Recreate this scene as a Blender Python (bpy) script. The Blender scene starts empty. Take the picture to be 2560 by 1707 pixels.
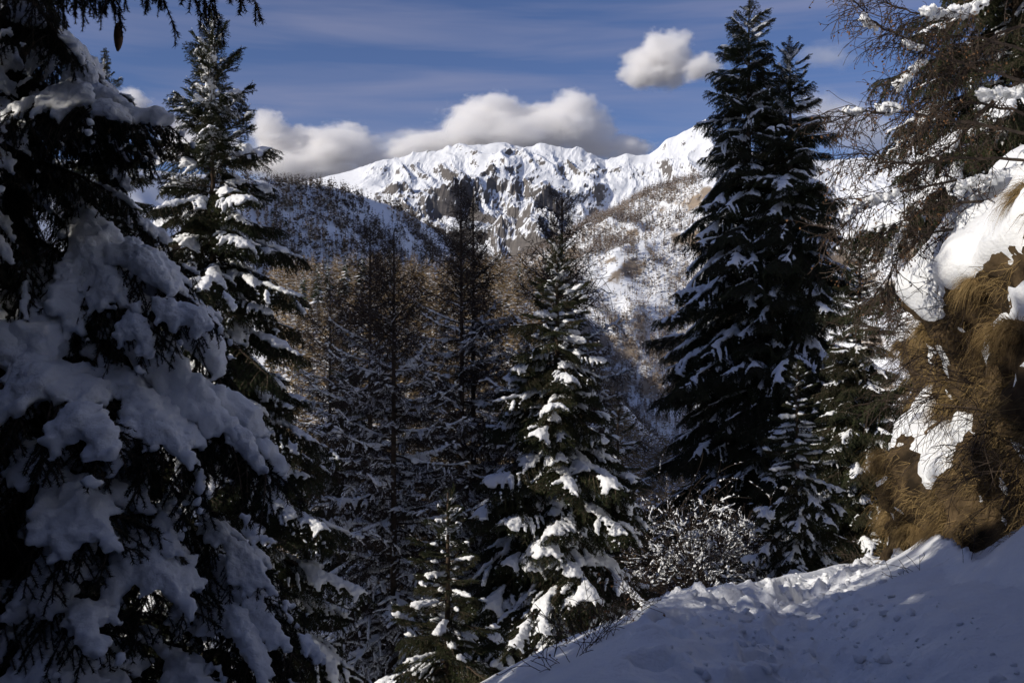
import bpy, math, random
import numpy as np
from mathutils import Vector, Matrix, Euler

# ------------------------------------------------------------------ camera, sky, sun, exposure
scene = bpy.context.scene
R = math.radians
CAMZ = 1.6
FPX = 995.6                      # focal length in pixels of a 1024 px wide frame (35 mm)
cam_d = bpy.data.cameras.new('camera')
cam_d.lens = 35; cam_d.sensor_width = 36; cam_d.clip_start = 0.05; cam_d.clip_end = 60000
cam_d.dof.use_dof = True; cam_d.dof.focus_distance = 17; cam_d.dof.aperture_fstop = 10
cam = bpy.data.objects.new('camera', cam_d)
scene.collection.objects.link(cam)
cam.location = (0, 0, CAMZ); cam.rotation_euler = (R(90), 0, 0)
scene.camera = cam

SUN_EL = R(25); SUN_AZ = R(-115)         # azimuth clockwise from +Y: behind the camera on the left
SUNV = Vector((math.sin(SUN_AZ)*math.cos(SUN_EL), math.cos(SUN_AZ)*math.cos(SUN_EL), math.sin(SUN_EL)))
world = bpy.data.worlds.new('World'); scene.world = world; world.use_nodes = True
wn, wl = world.node_tree.nodes, world.node_tree.links
bg = wn['Background']
sky = wn.new('ShaderNodeTexSky'); sky.sky_type = 'NISHITA'; sky.sun_disc = False
sky.sun_elevation = SUN_EL; sky.sun_rotation = SUN_AZ
sky.altitude = 1500; sky.air_density = 1.0; sky.dust_density = 0.8; sky.ozone_density = 3.0
# thin high cirrus, laid on the sky by direction
tc = wn.new('ShaderNodeTexCoord'); mp = wn.new('ShaderNodeMapping')
mp.inputs['Rotation'].default_value = (0, R(-3), 0); mp.inputs['Scale'].default_value = (1.6, 1.6, 17)
nz = wn.new('ShaderNodeTexNoise'); nz.inputs['Scale'].default_value = 1.7; nz.inputs['Detail'].default_value = 4
nz.inputs['Roughness'].default_value = 0.55; nz.inputs['Distortion'].default_value = 0.5
cr = wn.new('ShaderNodeValToRGB')
cr.color_ramp.elements[0].position = 0.40; cr.color_ramp.elements[0].color = (0, 0, 0, 1)
cr.color_ramp.elements[1].position = 0.80; cr.color_ramp.elements[1].color = (0.42, 0.42, 0.42, 1)
mx = wn.new('ShaderNodeMix'); mx.data_type = 'RGBA'
wl.new(tc.outputs['Generated'], mp.inputs['Vector']); wl.new(mp.outputs['Vector'], nz.inputs['Vector'])
wl.new(nz.outputs['Fac'], cr.inputs['Fac']); wl.new(cr.outputs['Color'], mx.inputs['Factor'])
tint = wn.new('ShaderNodeMix'); tint.data_type = 'RGBA'; tint.blend_type = 'MULTIPLY'; tint.inputs['Factor'].default_value = 1
tint.inputs['B'].default_value = (1.0, .98, 1.24, 1)
wl.new(sky.outputs['Color'], tint.inputs['A']); wl.new(tint.outputs['Result'], mx.inputs['A']); mx.inputs['B'].default_value = (5.6, 5.4, 7.0, 1)
wl.new(mx.outputs['Result'], bg.inputs['Color'])
bg.inputs['Strength'].default_value = 0.070

sun_d = bpy.data.lights.new('sun', 'SUN'); sun_d.energy = 4.0; sun_d.angle = R(0.53); sun_d.color = (1, 0.93, 0.82)
sun = bpy.data.objects.new('sun', sun_d); scene.collection.objects.link(sun)
sun.rotation_euler = SUNV.to_track_quat('Z', 'Y').to_euler()

vs = scene.view_settings
vs.view_transform = 'Standard'; vs.look = 'None'; vs.gamma = 1; vs.exposure = 0; vs.use_curve_mapping = False
cy = scene.cycles
cy.max_bounces = 18; cy.diffuse_bounces = 2; cy.glossy_bounces = 1; cy.transmission_bounces = 2
cy.volume_bounces = 18; cy.transparent_max_bounces = 8; cy.volume_step_rate = 1.0; cy.volume_max_steps = 64
cy.caustics_reflective = False; cy.caustics_refractive = False
cy.use_denoising = True; cy.use_adaptive_sampling = True; cy.adaptive_threshold = 0.05

# ------------------------------------------------------------------ helpers
random.seed(7)
COL = scene.collection
def at(px, py, Y):
    return Vector(((px-512)/FPX*Y, Y, CAMZ-(py-341)/FPX*Y))

_perm = np.random.RandomState(5).permutation(256); _perm = np.concatenate([_perm, _perm, _perm])
_grad = np.random.RandomState(6).normal(size=(256, 3)); _grad /= np.linalg.norm(_grad, axis=1)[:, None]
def noise(x, y, z=0.0):
    x, y, z = np.broadcast_arrays(np.asarray(x, float), np.asarray(y, float), np.asarray(z, float))
    xi, yi, zi = np.floor(x).astype(int), np.floor(y).astype(int), np.floor(z).astype(int)
    xf, yf, zf = x-xi, y-yi, z-zi
    u, v, w = [t*t*t*(t*(t*6-15)+10) for t in (xf, yf, zf)]
    def g(a, b, c):
        h = _perm[_perm[_perm[(xi+a) & 255]+((yi+b) & 255)]+((zi+c) & 255)]
        q = _grad[h]
        return q[..., 0]*(xf-a)+q[..., 1]*(yf-b)+q[..., 2]*(zf-c)
    l = lambda a, b, t: a+(b-a)*t
    return l(l(l(g(0,0,0), g(1,0,0), u), l(g(0,1,0), g(1,1,0), u), v),
             l(l(g(0,0,1), g(1,0,1), u), l(g(0,1,1), g(1,1,1), u), v), w)*1.6
def fbm(x, y, z=0.0, o=5, gain=0.5):
    s, a, f = 0, 1, 1
    for i in range(o):
        s = s+a*noise(x*f+i*17.3, y*f+i*5.1, z*f if np.ndim(z) or z else i*3.7); a *= gain; f *= 2.03
    return s
def ridged(x, y, o=6, gain=0.55):
    s, a, f, w = 0, 1, 1, 1
    for i in range(o):
        n = (1-np.abs(noise(x*f+i*11.7, y*f+i*4.3, i*2.9)))**2
        s = s+a*n*w; w = np.clip(n*1.4, 0, 1); a *= gain; f *= 2.07
    return s
def sstep(a, b, x):
    t = np.clip((x-a)/(b-a), 0, 1); return t*t*(3-2*t)

def mesh_np(name, V, F, mats=(), mi=None, smooth=False):
    """V (n,3), F list of (m,k) int arrays of constant k"""
    me = bpy.data.meshes.new(name)
    V = np.ascontiguousarray(V, np.float32)
    if not isinstance(F, (list, tuple)): F = [F]
    F = [np.asarray(f, np.int32) for f in F if len(f)]
    nl = sum(f.size for f in F); nf = sum(len(f) for f in F)
    me.vertices.add(len(V)); me.vertices.foreach_set('co', V.ravel())
    me.loops.add(nl); me.loops.foreach_set('vertex_index', np.concatenate([f.ravel() for f in F]))
    tot = np.concatenate([np.full(len(f), f.shape[1], np.int32) for f in F])
    me.polygons.add(nf); me.polygons.foreach_set('loop_start', np.concatenate([[0], np.cumsum(tot)[:-1]]).astype(np.int32))
    me.polygons.foreach_set('loop_total', tot)
    for m in mats: me.materials.append(m)
    if mi is not None: me.polygons.foreach_set('material_index', np.asarray(mi, np.int32))
    me.polygons.foreach_set('use_smooth', np.full(nf, smooth, bool))
    me.update(calc_edges=True)
    return me
def grid_faces(nx, ny):
    i = np.arange(nx-1)[None, :]+np.arange(ny-1)[:, None]*nx
    i = i.ravel()
    return np.stack([i, i+1, i+1+nx, i+nx], 1)

def tag(o, label=None, cat=None, group=None, kind=None):
    if label: o['label'] = label
    if cat: o['category'] = cat
    if group: o['group'] = group
    if kind: o['kind'] = kind
    return o
def obj(name, me, parent=None, loc=(0, 0, 0), rot=(0, 0, 0), sc=(1, 1, 1)):
    o = bpy.data.objects.new(name, me); COL.objects.link(o)
    o.location = loc; o.rotation_euler = rot; o.scale = sc
    if parent: o.parent = parent
    return o
def empty(name, loc=(0, 0, 0), rz=0):
    o = bpy.data.objects.new(name, None); COL.objects.link(o)
    o.empty_display_size = .2; o.location = loc; o.rotation_euler = (0, 0, rz); return o

# ------------------------------------------------------------------ materials
def mat(name, col, rough=.8, col2=None, scale=5, bump=0, bscale=None, spec=.3, obj_var=0, detail=4, lo=.35, hi=.65):
    m = bpy.data.materials.new(name); m.use_nodes = True
    n, l = m.node_tree.nodes, m.node_tree.links
    b = n['Principled BSDF']; b.inputs['Roughness'].default_value = rough
    b.inputs['Specular IOR Level'].default_value = spec
    b.inputs['Base Color'].default_value = (*col, 1)
    t = n.new('ShaderNodeTexCoord')
    out = None
    if col2:
        z = n.new('ShaderNodeTexNoise'); z.inputs['Scale'].default_value = scale; z.inputs['Detail'].default_value = detail
        l.new(t.outputs['Object'], z.inputs['Vector'])
        r = n.new('ShaderNodeValToRGB'); r.color_ramp.elements[0].position = lo; r.color_ramp.elements[1].position = hi
        r.color_ramp.elements[0].color = (*col, 1); r.color_ramp.elements[1].color = (*col2, 1)
        l.new(z.outputs['Fac'], r.inputs['Fac']); out = r.outputs['Color']
    if obj_var:
        oi = n.new('ShaderNodeObjectInfo'); h = n.new('ShaderNodeHueSaturation')
        mr = n.new('ShaderNodeMapRange'); mr.inputs['To Min'].default_value = 1-obj_var; mr.inputs['To Max'].default_value = 1+obj_var
        l.new(oi.outputs['Random'], mr.inputs['Value']); l.new(mr.outputs['Result'], h.inputs['Value'])
        if out: l.new(out, h.inputs['Color'])
        else: h.inputs['Color'].default_value = (*col, 1)
        out = h.outputs['Color']
    if out: l.new(out, b.inputs['Base Color'])
    if bump:
        z = n.new('ShaderNodeTexNoise'); z.inputs['Scale'].default_value = bscale or scale; z.inputs['Detail'].default_value = 6
        l.new(t.outputs['Object'], z.inputs['Vector'])
        bp = n.new('ShaderNodeBump'); bp.inputs['Strength'].default_value = bump; bp.inputs['Distance'].default_value = .02
        l.new(z.outputs['Fac'], bp.inputs['Height']); l.new(bp.outputs['Normal'], b.inputs['Normal'])
    return m
M = {}
M['snow'] = mat('snow', (.80, .82, .85), .55, (.86, .87, .88), 3, bump=.5, bscale=34, spec=.25)
M['snow_ground'] = mat('snow_ground', (.80, .82, .86), .6, (.87, .88, .89), 2.5, bump=.75, bscale=26, spec=.25)
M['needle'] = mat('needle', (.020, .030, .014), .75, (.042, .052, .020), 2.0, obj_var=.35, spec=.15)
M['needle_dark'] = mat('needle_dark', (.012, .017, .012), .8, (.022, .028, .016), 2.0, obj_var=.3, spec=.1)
M['needle_olive'] = mat('needle_olive', (.040, .048, .016), .75, (.075, .066, .022), 2.0, obj_var=.3, spec=.15)
M['bark'] = mat('bark', (.050, .036, .026), .9, (.095, .070, .052), 9, bump=.9, bscale=22, spec=.1)
M['larch_twig'] = mat('larch_twig', (.026, .021, .019), .9, (.055, .042, .034), 4, spec=.1)
M['larch_gold'] = mat('larch_gold', (.24, .165, .085), .9, (.36, .27, .16), .3, spec=.05, obj_var=.25)
M['far_spruce'] = mat('far_spruce', (.035, .045, .028), .9, (.06, .07, .04), .4, spec=.05)
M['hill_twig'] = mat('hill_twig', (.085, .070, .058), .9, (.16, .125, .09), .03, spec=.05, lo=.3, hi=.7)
M['far_snow'] = mat('far_snow', (.82, .83, .85), .7, spec=.1)
M['twig'] = mat('twig', (.038, .029, .024), .85, (.080, .058, .044), 6, spec=.15)
M['leaf'] = mat('leaf', (.10, .055, .03), .8, (.19, .10, .045), 8, spec=.2)
M['straw'] = mat('straw', (.14, .095, .042), .8, (.31, .215, .095), 3, spec=.15, obj_var=.25)
M['straw_dark'] = mat('straw_dark', (.10, .065, .03), .85, (.20, .13, .06), 3, spec=.1)
M['cone'] = mat('cone', (.09, .045, .02), .7, (.16, .085, .04), 20, spec=.3)
M['soil'] = mat('soil', (.022, .016, .010), .95, (.12, .082, .045), 4.5, bump=1, bscale=14, spec=.1)

def mountain_mat(name, rock1, rock2, s, lo, hi, trees=None):
    """snow that lies where the slope allows, rock where it is steep"""
    m = bpy.data.materials.new(name); m.use_nodes = True
    n, l = m.node_tree.nodes, m.node_tree.links
    b = n['Principled BSDF']; b.inputs['Roughness'].default_value = .8; b.inputs['Specular IOR Level'].default_value = .1
    t = n.new('ShaderNodeTexCoord'); g = n.new('ShaderNodeNewGeometry'); sx = n.new('ShaderNodeSeparateXYZ')
    l.new(g.outputs['Normal'], sx.inputs[0])
    z = n.new('ShaderNodeTexNoise'); z.inputs['Scale'].default_value = s; z.inputs['Detail'].default_value = 10; z.inputs['Roughness'].default_value = .74
    l.new(t.outputs['Object'], z.inputs['Vector'])
    a = n.new('ShaderNodeMath'); a.operation = 'MULTIPLY_ADD'; a.inputs[1].default_value = 1.2
    l.new(z.outputs['Fac'], a.inputs[0]); l.new(sx.outputs['Z'], a.inputs[2])
    r = n.new('ShaderNodeMapRange'); r.inputs['From Min'].default_value = lo+.6; r.inputs['From Max'].default_value = hi+.6
    l.new(a.outputs[0], r.inputs['Value'])
    z2 = n.new('ShaderNodeTexNoise'); z2.inputs['Scale'].default_value = s*3; z2.inputs['Detail'].default_value = 6
    mp = n.new('ShaderNodeMapping'); mp.inputs['Scale'].default_value = (.5, .5, 2.2)
    l.new(t.outputs['Object'], mp.inputs['Vector']); l.new(mp.outputs['Vector'], z2.inputs['Vector'])
    rr = n.new('ShaderNodeMix'); rr.data_type = 'RGBA'; rr.inputs['A'].default_value = (*rock1, 1); rr.inputs['B'].default_value = (*rock2, 1)
    l.new(z2.outputs['Fac'], rr.inputs['Factor'])
    mm = n.new('ShaderNodeMix'); mm.data_type = 'RGBA'; mm.inputs['B'].default_value = (.82, .84, .87, 1)
    l.new(rr.outputs['Result'], mm.inputs['A']); l.new(r.outputs['Result'], mm.inputs['Factor'])
    l.new(mm.outputs['Result'], b.inputs['Base Color'])
    return m

# ------------------------------------------------------------------ twig and bough builders
class Segs:
    """straight pieces of twig: ends, radii, and whether they carry needles"""
    def __init__(s): s.a, s.b, s.ra, s.rb, s.nd = [], [], [], [], []
    def line(s, pts, r0, r1, needles=0):
        n = len(pts)-1
        for i in range(n):
            s.a.append(pts[i]); s.b.append(pts[i+1])
            s.ra.append(r0+(r1-r0)*i/n); s.rb.append(r0+(r1-r0)*(i+1)/n); s.nd.append(needles)
def unit(v): return v/(np.linalg.norm(v, axis=-1, keepdims=True)+1e-12)
def frames(d):
    ref = np.where(np.abs(d[:, 2:3]) > .9, np.array([[1., 0, 0]]), np.array([[0, 0, 1.]]))
    u = unit(np.cross(d, ref)); return u, np.cross(d, u)
def stick_arrays(s, sides=3, minr=0.0):
    A, B = np.array(s.a), np.array(s.b); ra, rb = np.maximum(s.ra, minr), np.maximum(s.rb, minr)
    d = unit(B-A); u, w = frames(d)
    n = len(A); V = []
    for k in range(sides):
        c, q = math.cos(2*math.pi*k/sides), math.sin(2*math.pi*k/sides)
        V.append(A+(u*c+w*q)*ra[:, None])
    for k in range(sides):
        c, q = math.cos(2*math.pi*k/sides), math.sin(2*math.pi*k/sides)
        V.append(B+(u*c+w*q)*rb[:, None])
    V = np.stack(V, 1).reshape(-1, 3)                      # n * (2*sides)
    base = np.arange(n)[:, None]*2*sides
    F = np.concatenate([base+np.array([[k, (k+1) % sides, sides+(k+1) % sides, sides+k]]) for k in range(sides)])
    return V, F
def needle_arrays(s, rng, dens, nl, nw, spread=.8, fwd=.6):
    nd = np.array(s.nd, float); k = nd > 0
    A, B, nd = np.array(s.a)[k], np.array(s.b)[k], nd[k]
    L = np.linalg.norm(B-A, axis=1); cnt = rng.poisson(L*dens*nd)
    idx = np.repeat(np.arange(len(A)), cnt); n = len(idx)
    t = rng.rand(n)[:, None]; P = A[idx]+(B[idx]-A[idx])*t
    d = unit(B-A); u, w = frames(d)
    an = rng.rand(n)*2*math.pi
    rad = u[idx]*np.cos(an)[:, None]+w[idx]*np.sin(an)[:, None]
    dr = unit(d[idx]*fwd+rad*spread)
    ln = nl*(.7+.6*rng.rand(n))[:, None]
    sd = unit(np.cross(dr, rng.normal(size=(n, 3))))*nw*.5
    V = np.stack([P-sd, P+sd, P+dr*ln], 1).reshape(-1, 3)
    return V, np.arange(3*n).reshape(-1, 3)

_ico = {}
def ico(sub):
    if sub not in _ico:
        import bmesh
        bm = bmesh.new(); bmesh.ops.create_icosphere(bm, subdivisions=sub, radius=1)
        _ico[sub] = (np.array([v.co[:] for v in bm.verts]), np.array([[v.index for v in f.verts] for f in bm.faces])); bm.free()
    return _ico[sub]
def blobs(name, pts, rad, voxel, m, flat=.85, smooth_it=3, rough=.25, nscale=1.0, keep=None):
    """melt balls of snow together into one lumpy skin"""
    pts, rad = np.array(pts), np.array(rad)
    iv, if_ = ico(1)
    V = (pts[:, None, :]+iv[None]*rad[:, None, None]*np.array([1, 1, flat])).reshape(-1, 3)
    F = (np.arange(len(pts))[:, None, None]*len(iv)+if_[None]).reshape(-1, 3)
    me = mesh_np(name+'_t', V, F); o = bpy.data.objects.new('tmp', me); COL.objects.link(o)
    r = o.modifiers.new('r', 'REMESH'); r.mode = 'VOXEL'; r.voxel_size = voxel
    s = o.modifiers.new('s', 'SMOOTH'); s.iterations = smooth_it; s.factor = .5
    dg = bpy.context.evaluated_depsgraph_get()
    me2 = bpy.data.meshes.new_from_object(o.evaluated_get(dg))
    bpy.data.objects.remove(o); bpy.data.meshes.remove(me)
    n = len(me2.vertices); C = np.empty(n*3, np.float32); me2.vertices.foreach_get('co', C); C = C.reshape(-1, 3)
    N = np.empty(n*3, np.float32); me2.vertices.foreach_get('normal', N); N = N.reshape(-1, 3)
    q = np.mean(rad); f = 1/(q*1.3)*nscale
    C = C+N*(q*rough*fbm(C[:, 0]*f, C[:, 1]*f, C[:, 2]*f+3.3, o=3))[:, None]
    me2.vertices.foreach_set('co', C.ravel().astype(np.float32))
    me2.materials.clear(); me2.materials.append(m)
    me2.polygons.foreach_set('use_smooth', np.full(len(me2.polygons), True)); me2.update(); me2.name = name
    return me2

def spruce_bough(seed, L, up, droop, width, hang, nsec, dens, nl, nw, snow, voxel=.03, srad=.07, upturn=.12, needle='needle', name='bough', stickmin=.003):
    rng = np.random.RandomState(seed); s = Segs(); K = 14
    t = np.linspace(0, 1, K)
    wig = np.cumsum(rng.normal(0, .012, K))*L
    ax = np.stack([L*t, wig, up*L*t-droop*L*t**2+upturn*L*t**4], 1)
    s.line(list(ax), .014*L+.004, .004, .5); s.nd[-5:] = [1]*5
    def A(tt):
        i = min(int(tt*(K-1)), K-2); f = tt*(K-1)-i; return ax[i]*(1-f)+ax[i+1]*f, ax[i+1]-ax[i]
    pts, rad = [], []
    ph = rng.rand(3)*50
    cov = lambda x, y: float(noise(x*3.1/ max(L, .7)*1.4+ph[0], y*4+ph[1], ph[2]))
    for tt in np.linspace(.1, 1, int(L/.045)):
        p, _ = A(tt)
        v = cov(tt*L, 0)+snow-.1*(tt < .25)
        if v > 0:
            q = srad*min(1.25, .45+v*.9)*(1-.45*tt**3)*(.8+.4*rng.rand())
            pts.append(p+np.array([0, 0, q*.55])); rad.append(q)
    for i in range(nsec):
        tt = .07+.91*((i+rng.rand()*.8)/nsec)
        for sg in (-1, 1):
            p, d = A(tt)
            ln = width*L*(.25+.75*math.sin(math.pi*min(1, tt*.9+.08))**.8)*(1-.35*tt)*(.7+.5*rng.rand())
            an = R(58-16*tt)+rng.normal(0, .12)
            dh = unit(np.array([d[0], d[1], 0])); sd = np.array([-dh[1], dh[0], 0])*sg
            d2 = dh*math.cos(an)+sd*math.sin(an); d2[2] = d[2]/np.linalg.norm(d)*math.cos(an)*.8-.08
            n = 5; u = np.linspace(0, 1, n)
            pl = p+d2*ln*u[:, None]; pl[:, 2] -= hang*ln*u**2*(.6+.5*rng.rand())
            s.line(list(pl), .006, .002, 1)
            nt = max(3, int(ln/.05))
            for j in range(nt):
                uu = .12+.86*(j+rng.rand()*.7)/nt; k = min(int(uu*(n-1)), n-2); f = uu*(n-1)-k
                q = pl[k]*(1-f)+pl[k+1]*f; ds = unit(pl[k+1]-pl[k])
                for s2 in (-1, 1):
                    if rng.rand() < .12: continue
                    side = unit(np.cross(ds, [0, 0, 1.]))*s2
                    l3 = (.05+.42*ln*(1-uu*.7))*(.6+.6*rng.rand()); l3 = min(l3, .22)
                    d3 = unit(ds*.75+side*.75+np.array([0, 0, -hang*(.5+1.6*rng.rand())]))
                    e1 = q+d3*l3*.5; d4 = unit(d3+np.array([0, 0, -hang*.9])); e2 = e1+d4*l3*.5
                    s.line([q, e1, e2], .003, .0015, 1)
            # snow on the side twigs
            for uu in np.linspace(.1, 1, max(2, int(ln/.05))):
                k = min(int(uu*(n-1)), n-2); f = uu*(n-1)-k; q = pl[k]*(1-f)+pl[k+1]*f
                v = cov(q[0], q[1]*1.3)+snow-.12-.25*uu
                if v > 0:
                    w = srad*min(1, .4+v*.8)*(1-.35*uu)*(.7+.4*rng.rand())
                    pts.append(q+np.array([0, 0, w*.5])); rad.append(w)
    V1, F1 = stick_arrays(s, 3, stickmin); V2, F2 = needle_arrays(s, rng, dens, nl, nw)
    me = mesh_np(name, np.concatenate([V1, V2]), [F1, F2+len(V1)], [M['bark'], M[needle]],
                 np.concatenate([np.zeros(len(F1)), np.ones(len(F2))]))
    sm = None
    if len(pts) > 3: sm = blobs(name+'_snow', pts, rad, voxel, M['snow'], smooth_it=2, rough=.45, nscale=1.4)
    return me, sm

def larch_bough(seed, L, up, droop, upturn, nsec, hang, snow, srad=.04, voxel=.025):
    rng = np.random.RandomState(seed); s = Segs(); K = 12; t = np.linspace(0, 1, K)
    wig = np.cumsum(rng.normal(0, .02, K))*L
    ax = np.stack([L*t, wig, up*L*t-droop*L*t**2+upturn*L*t**3+np.cumsum(rng.normal(0, .006, K))*L], 1)
    s.line(list(ax), .011*L+.006, .005)
    pts, rad = [], []; ph = rng.rand(2)*60
    for tt in np.linspace(.06, .98, int(L/.03)):
        i = min(int(tt*(K-1)), K-2); f = tt*(K-1)-i; p = ax[i]*(1-f)+ax[i+1]*f
        v = float(noise(tt*L*2.2+ph[0], ph[1]))+snow
        if v > 0:
            q = srad*min(1.2, .55+v*.6)*(1-.4*tt)*(.85+.3*rng.rand()); pts.append(p+np.array([0, 0, q*.75])); rad.append(q)
    for i in range(nsec):
        tt = .1+.88*(i+rng.rand())/nsec; k = min(int(tt*(K-1)), K-2); f = tt*(K-1)-k
        p = ax[k]*(1-f)+ax[k+1]*f; d = unit(ax[k+1]-ax[k])
        sg = 1 if rng.rand() < .5 else -1; an = R(50+25*rng.rand())
        side = unit(np.cross(d, [0, 0, 1.]))*sg
        ln = L*(.10+.22*rng.rand())*(1.15-.6*tt)
        d2 = unit(d*math.cos(an)+side*math.sin(an)+np.array([0, 0, rng.normal(-.1, .25)]))
        u = np.linspace(0, 1, 4)
        pl = p+d2*ln*u[:, None]; pl[:, 2] -= hang*ln*u**2*rng.rand()
        s.line(list(pl), .006, .003)
        for uu in np.linspace(.1, .9, max(2, int(ln/.04))):
            q = p+d2*ln*uu-np.array([0, 0, hang*ln*uu*uu*.5])
            if noise(q[0]*3+ph[0], q[1]*5)+snow-.25 > 0:
                w = srad*.6*(.7+.5*rng.rand()); pts.append(q+np.array([0, 0, w*.6])); rad.append(w)
        for j in range(int(3+ln*22)):
            uu = rng.rand(); q = pl[0]*(1-uu)+pl[-1]*uu-np.array([0, 0, 0.0])
            d3 = unit(d2*.5+rng.normal(size=3)*.55+np.array([0, 0, -hang*rng.rand()*1.3])); l3 = .06+.16*rng.rand()
            s.line([q, q+d3*l3, q+d3*l3*1.7+np.array([0, 0, -.3*hang*l3])], .0035, .002)
    V, F = stick_arrays(s, 3, .004)
    me = mesh_np('larch_bough', V, [F], [M['larch_twig']])
    sm = blobs('larch_snow', pts, rad, voxel, M['snow'], smooth_it=2, rough=.3) if len(pts) > 3 else None
    return me, sm

def tube(name, pts, radii, m, sides=9, smooth=True, cap=True):
    pts = np.array(pts, float); n = len(pts)
    d = unit(np.gradient(pts, axis=0)); u = unit(np.cross(d, [[0.13, 0.97, .2]])); w = np.cross(d, u)
    a = np.arange(sides)*2*math.pi/sides
    V = pts[:, None]+(u[:, None]*np.cos(a)[None, :, None]+w[:, None]*np.sin(a)[None, :, None])*np.array(radii)[:, None, None]
    V = V.reshape(-1, 3); F = []
    for i in range(n-1):
        for k in range(sides): F.append((i*sides+k, i*sides+(k+1) % sides, (i+1)*sides+(k+1) % sides, (i+1)*sides+k))
    me = mesh_np(name, V, [np.array(F), np.array([list(range((n-1)*sides, n*sides))])], [m], smooth=smooth)
    return me

# ---- the pool of boughs every tree near the path draws on
BO = {}
def pool(kind, n, f): BO[kind] = [f(i) for i in range(n)]
pool('leader', 1, lambda i: spruce_bough(11, .55, .0, .0, .16, .0, 7, 520, .022, .0035, -1))
pool('tip', 4, lambda i: spruce_bough(20+i, .55, .08, .05, .42, .08, 6, 420, .024, .004, [.08, .25, .32, .05][i], voxel=.02, srad=.055))
pool('mid', 4, lambda i: spruce_bough(40+i, 1.1, .12, .28, .46, .55, 14, 240, .028, .007, .12, srad=.05, voxel=.022))
pool('mid_heavy', 4, lambda i: spruce_bough(60+i, 1.1, .10, .34, .44, .50, 14, 240, .028, .007, .36, srad=.062, voxel=.021))
pool('low', 4, lambda i: spruce_bough(80+i, 1.9, .10, .36, .40, .72, 19, 170, .030, .0085, .16, srad=.056, voxel=.026))
pool('low_heavy', 4, lambda i: spruce_bough(100+i, 1.9, .08, .42, .38, .66, 19, 170, .030, .0085, .34, srad=.07, voxel=.025))
pool('big', 3, lambda i: spruce_bough(120+i, 3.0, .10, .34, .30, .60, 28, 85, .040, .013, .24, srad=.05, voxel=.03))
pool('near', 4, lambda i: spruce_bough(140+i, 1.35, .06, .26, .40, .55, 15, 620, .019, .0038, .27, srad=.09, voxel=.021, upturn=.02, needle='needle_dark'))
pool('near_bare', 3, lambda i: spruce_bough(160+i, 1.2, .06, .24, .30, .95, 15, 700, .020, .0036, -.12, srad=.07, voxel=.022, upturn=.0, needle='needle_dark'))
pool('larch', 5, lambda i: larch_bough(200+i, 1.7, -.05+.03*i, .10, .28, 32, .55, .32, srad=.058))
pool('larch_low', 5, lambda i: larch_bough(220+i, 2.2, -.10, .42, .38, 34, .65, .38, srad=.066))
pool('larch_top', 3, lambda i: larch_bough(240+i, .9, .28, .05, .05, 15, .2, .1, srad=.03, voxel=.018))
BLEN = dict(big=3.0, leader=.55, tip=.55, mid=1.1, mid_heavy=1.1, low=1.9, low_heavy=1.9, near=1.35, near_bare=1.2, larch=1.7, larch_low=2.2, larch_top=.9)

def put_bough(parent, kind, loc, az, pitch, length, rng, snow=True, roll=0, idx=None, alt=None):
    me, sm = BO[kind][rng.randint(len(BO[kind])) if idx is None else idx % len(BO[kind])]
    k = length/BLEN[kind]
    flip = -1 if rng.rand() < .5 else 1
    o = obj('bough', me, parent, loc, (roll, -pitch, az), (k, k*flip, k))
    if alt is not None: o.data = me
    if snow and sm: obj('snow_load', sm, o)['kind'] = 'stuff'
    return o

def spruce(label, base, H, Rb, seed, heavy=.3, snowp=.85, per_m=11, crown0=.04, name='spruce_tree', group=None, trunk_r=None, power=.8, olive=False, sparse_top=2, up_top=.55):
    rng = np.random.RandomState(seed)
    t = empty(name, base); tag(t, label, 'tree', group)
    tr = trunk_r or H*.011+.02
    n = 12; zz = np.linspace(0, 1, n)
    wob = np.cumsum(rng.normal(0, .012, (n, 2)), 0)*(H/10)*(1-zz[:, None])
    pts = np.stack([wob[:, 0], wob[:, 1], zz*H], 1)
    obj('trunk', tube('trunk', pts, tr*(1-zz)**.9+.008, M['bark']), t)
    lead = obj('leader', BO['leader'][0][0], t, (0, 0, H-.42), (rng.rand()*6, -R(88), 0), (.9, .9, .9))
    N = int(H*(1-crown0)*per_m); az = rng.rand()*6.28
    for i in range(N):
        f = crown0+(1-crown0)*(i+rng.rand()*.9)/N*.985       # 0 base .. 1 top
        z = f*H; az += 2.4+rng.normal(0, .35)
        L = (Rb*(1-f)**power+.10)*(.68+.48*rng.rand())
        if f > .97: L = min(L, .3)
        if f > sparse_top and rng.rand() < .45: continue
        pitch = R(42)*sstep(.72, 1.0, f)*up_top/.55-R(6)-R(12)*(1-f)+rng.normal(0, R(8))
        hv = rng.rand() < heavy
        kind = 'tip' if L < .62 else (('mid_heavy' if hv else 'mid') if L < 1.45 else ('low_heavy' if hv else 'low') if L < 2.5 else 'big')
        x = np.interp(f, zz, pts[:, 0]); y = np.interp(f, zz, pts[:, 1])
        put_bough(t, kind, (x, y, z), az, pitch, L, rng, snow=rng.rand() < snowp, roll=rng.normal(0, .25))
    return t

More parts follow.
